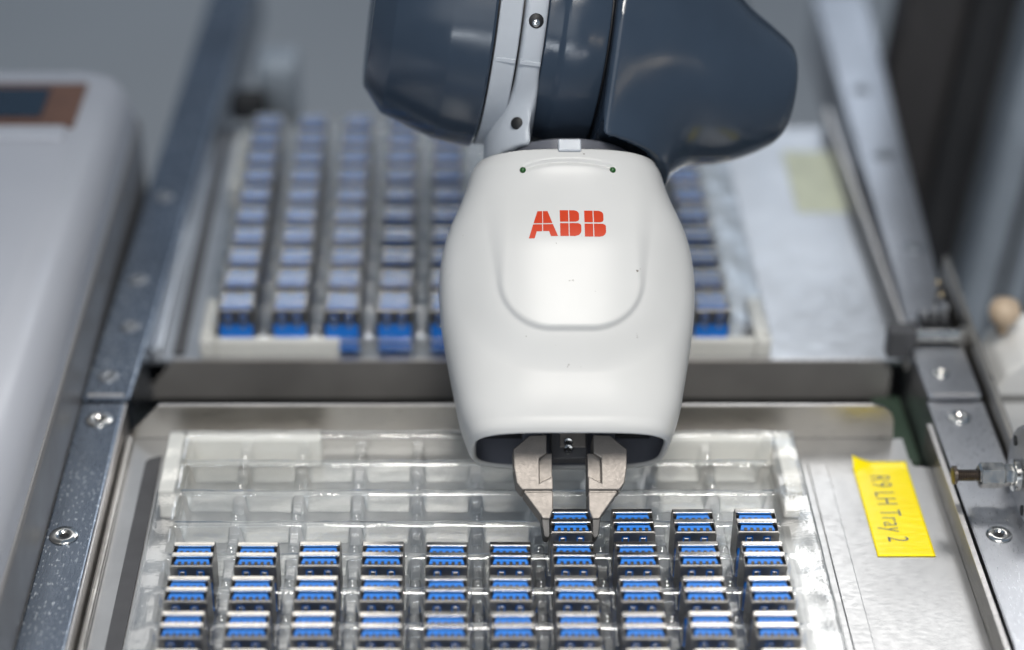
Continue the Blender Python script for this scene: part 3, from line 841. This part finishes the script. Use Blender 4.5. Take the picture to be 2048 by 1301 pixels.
# arm coordinates (a, b, c): a along the axis, c up.  hand x = a ca + c sa ; hand z = AC - a sa + c ca
def arm_lathe(name, mat, prof, n=96):
    return arm_part(lathe_obj(name, mat, wrist, prof, n, 'x'))
arm_lathe('end_barrel', 'grey_shell', [(-69.4, 2), (-69.4, 27.5), (-70.2, 28.6), (-69.9, 29.6), (-63.4, 37.4), (-62.9, 37.9), (-62.3, 38.3), (-44.0, 44.6), (-43, 44.9), (-42, 45.1), (-38, 45.5), (-29.4, 46.4), (-28.5, 45.8), (-28.3, 43), (-28.3, 2)])
arm_lathe('inner_core', 'black', [(-60, 5), (-60, 36), (-30, 41.6), (12, 41.2), (13, 40), (13, 5)])
arm_lathe('white_ring', 'wrist_white', [(-27.8, 42), (-27.7, 45.0), (-27.3, 45.3), (-20.2, 44.6), (-19.8, 44.2), (-19.7, 41)])

SA = [6, 12, 22, 34, 50, 58, 65.7, 75.5, 81, 84, 85.5, 86.2, 90]
SR = [44.0, 44.0, 43.8, 42.8, 37.8, 33.8, 29.4, 23.8, 20.2, 17.4, 14.6, 8, -40]
SCn = [0, 0, -0.3, -1.6, -6.0, -9.4, -12.4, -13.4, -13.4, -13, -13, -13, -13]
def neck(x, y, z, flare):
    r = 36.5+flare*np.clip(z-134, 0, 40)*0.25
    d = np.hypot(x, y-6)-r
    rim = 131.5-0.17*y
    return np.maximum(d, rim-z), np.hypot(x, y-4)-33.6
def dome_fn(a, b_, c):
    ra = np.where(a > 75, np.interp(a, SA, SR), spl(a, SA, SR)); cc = np.where(a > 75, np.interp(a, SA, SCn), spl(a, SA, SCn))
    d1 = (np.hypot(b_, c-cc)-ra)*0.85
    x, y, z = to_hand(a, b_, c)
    nk, hole = neck(x, y, z, 1.0)
    nk = np.maximum(nk, z-175)
    d = smin(d1, nk, 15.0)
    d = np.maximum(d, -np.maximum(hole, z-141-0.0))
    d = np.maximum(d, (131.5-0.17*y)-z)
    return smax(d, 12.4-a, 3.0)
V, F = surface_nets(dome_fn, (9.9, -60, -66), (92, 62, 48), 0.8)
def nets_obj(name, mat, V, F):
    me = mesh(name, V.tolist(), F.tolist())
    bm = bmesh.new(); bm.from_mesh(me)
    for _ in range(3): bmesh.ops.smooth_vert(bm, verts=bm.verts, factor=0.5, use_axis_x=True, use_axis_y=True, use_axis_z=True)
    bmesh.ops.recalc_face_normals(bm, faces=bm.faces)
    bm.to_mesh(me); bm.free()
    o = link(name, me, mat, wrist, True)
    return arm_part(o)
nets_obj('elbow_dome', 'grey_shell', V, F)
arm_lathe('mid_collar', 'grey_shell', [(-10.8, 38), (-10.6, 42.4), (-10.2, 42.8), (-5.8, 43.2), (-4.8, 43.6), (-3.8, 44.3), (-2.8, 44.6), (10.2, 44.2), (11.0, 43.8), (11.3, 43.2), (11.3, 38)])
def bracket_fn(a, b_, c):
    d1 = smax(np.hypot(b_, c)-44.8, np.abs(a+14.9)-4.0, 1.2)
    x, y, z = to_hand(a, b_, c)
    nk = np.maximum(np.hypot(x, y-2)-29.0, (131.5-0.17*y)-z); hole = np.hypot(x, y-2)-26.0
    nk = np.maximum(nk, np.maximum(z-158, x+13))
    d = smin(d1, nk, 6.0)
    d = np.maximum(d, -np.maximum(hole, z-143))
    return np.maximum(d, -(np.hypot(b_, c)-40.0)) if False else d
V, F = surface_nets(bracket_fn, (-52, -50, -66), (-3, 52, 48), 1.0)
nets_obj('white_bracket', 'wrist_white', V, F)
# dark screw holes in the white bracket and a moulded ridge across both rings
def arm_disc(name, mat, a, ang, r, rad0, rad1):
    bm = bmesh.new(); add_lathe(bm, [(rad0, 0.05), (rad0+0.01, r), (rad1-0.2, r), (rad1, r*0.93), (rad1+0.01, 0.05)], 24, 'z')
    me = bm_mesh(name, bm)
    me.transform(arm_m @ Matrix.Rotation(R(ang), 4, 'X') @ Matrix.Translation((a*MM, 0, 0)))
    return link(name, me, mat, wrist)
# angle measured from the top of the ring towards the camera
q = Vector((-17.5, -45.0, 143.4))
while q.y < 0:
    qa = (arm_m.inverted() @ (q*MM))/MM
    if float(bracket_fn(*[np.array(t) for t in qa])) < 0: break
    q.y += 0.2
bm = bmesh.new(); add_lathe(bm, [(-4, 0.05), (-4, 2.2), (0.75, 2.2), (0.9, 2.05), (0.91, 0.05)], 24, 'z')
me = bm_mesh('screw_hole', bm)
me.transform(Matrix.Translation(q*MM) @ Vector((-0.35, -0.88, -0.30)).to_track_quat('Z', 'Y').to_matrix().to_4x4())
link('screw_hole', me, 'black', wrist)
arm_disc('screw_hole', 'black', -14.8, 112, 2.6, 40, 45.1)
h = arm_disc('screw_head', 'chrome', -14.8, 113, 1.4, 40, 45.3)
def ridge(a0, a1, rad, ang):
    bm = bmesh.new(); add_box(bm, a0, a1, -0.9, 0.9, rad-1, rad+0.55, 0.4)
    me = bm_mesh('moulded_ridge', bm); me.transform(arm_m @ Matrix.Rotation(R(ang), 4, 'X'))
    link('moulded_ridge', me, 'wrist_white', wrist)
ridge(-27.4, -20.0, 44.8, 131); ridge(-18.6, -11.2, 44.9, 131)
# wrist collar between hand and arm
lathe_obj('wrist_collar', 'collar', wrist, [(128, 10), (128, 24.0), (132.0, 24.2), (132.5, 25.0), (136.0, 25.0), (136.8, 24), (138, 20), (138, 5)], 80, 'z', (0, 0, 0))
box_obj('collar_tab', 'wrist_white', wrist, -3.6, 4.4, -27.2, -23, 130.8, 135.4, bev=0.5)
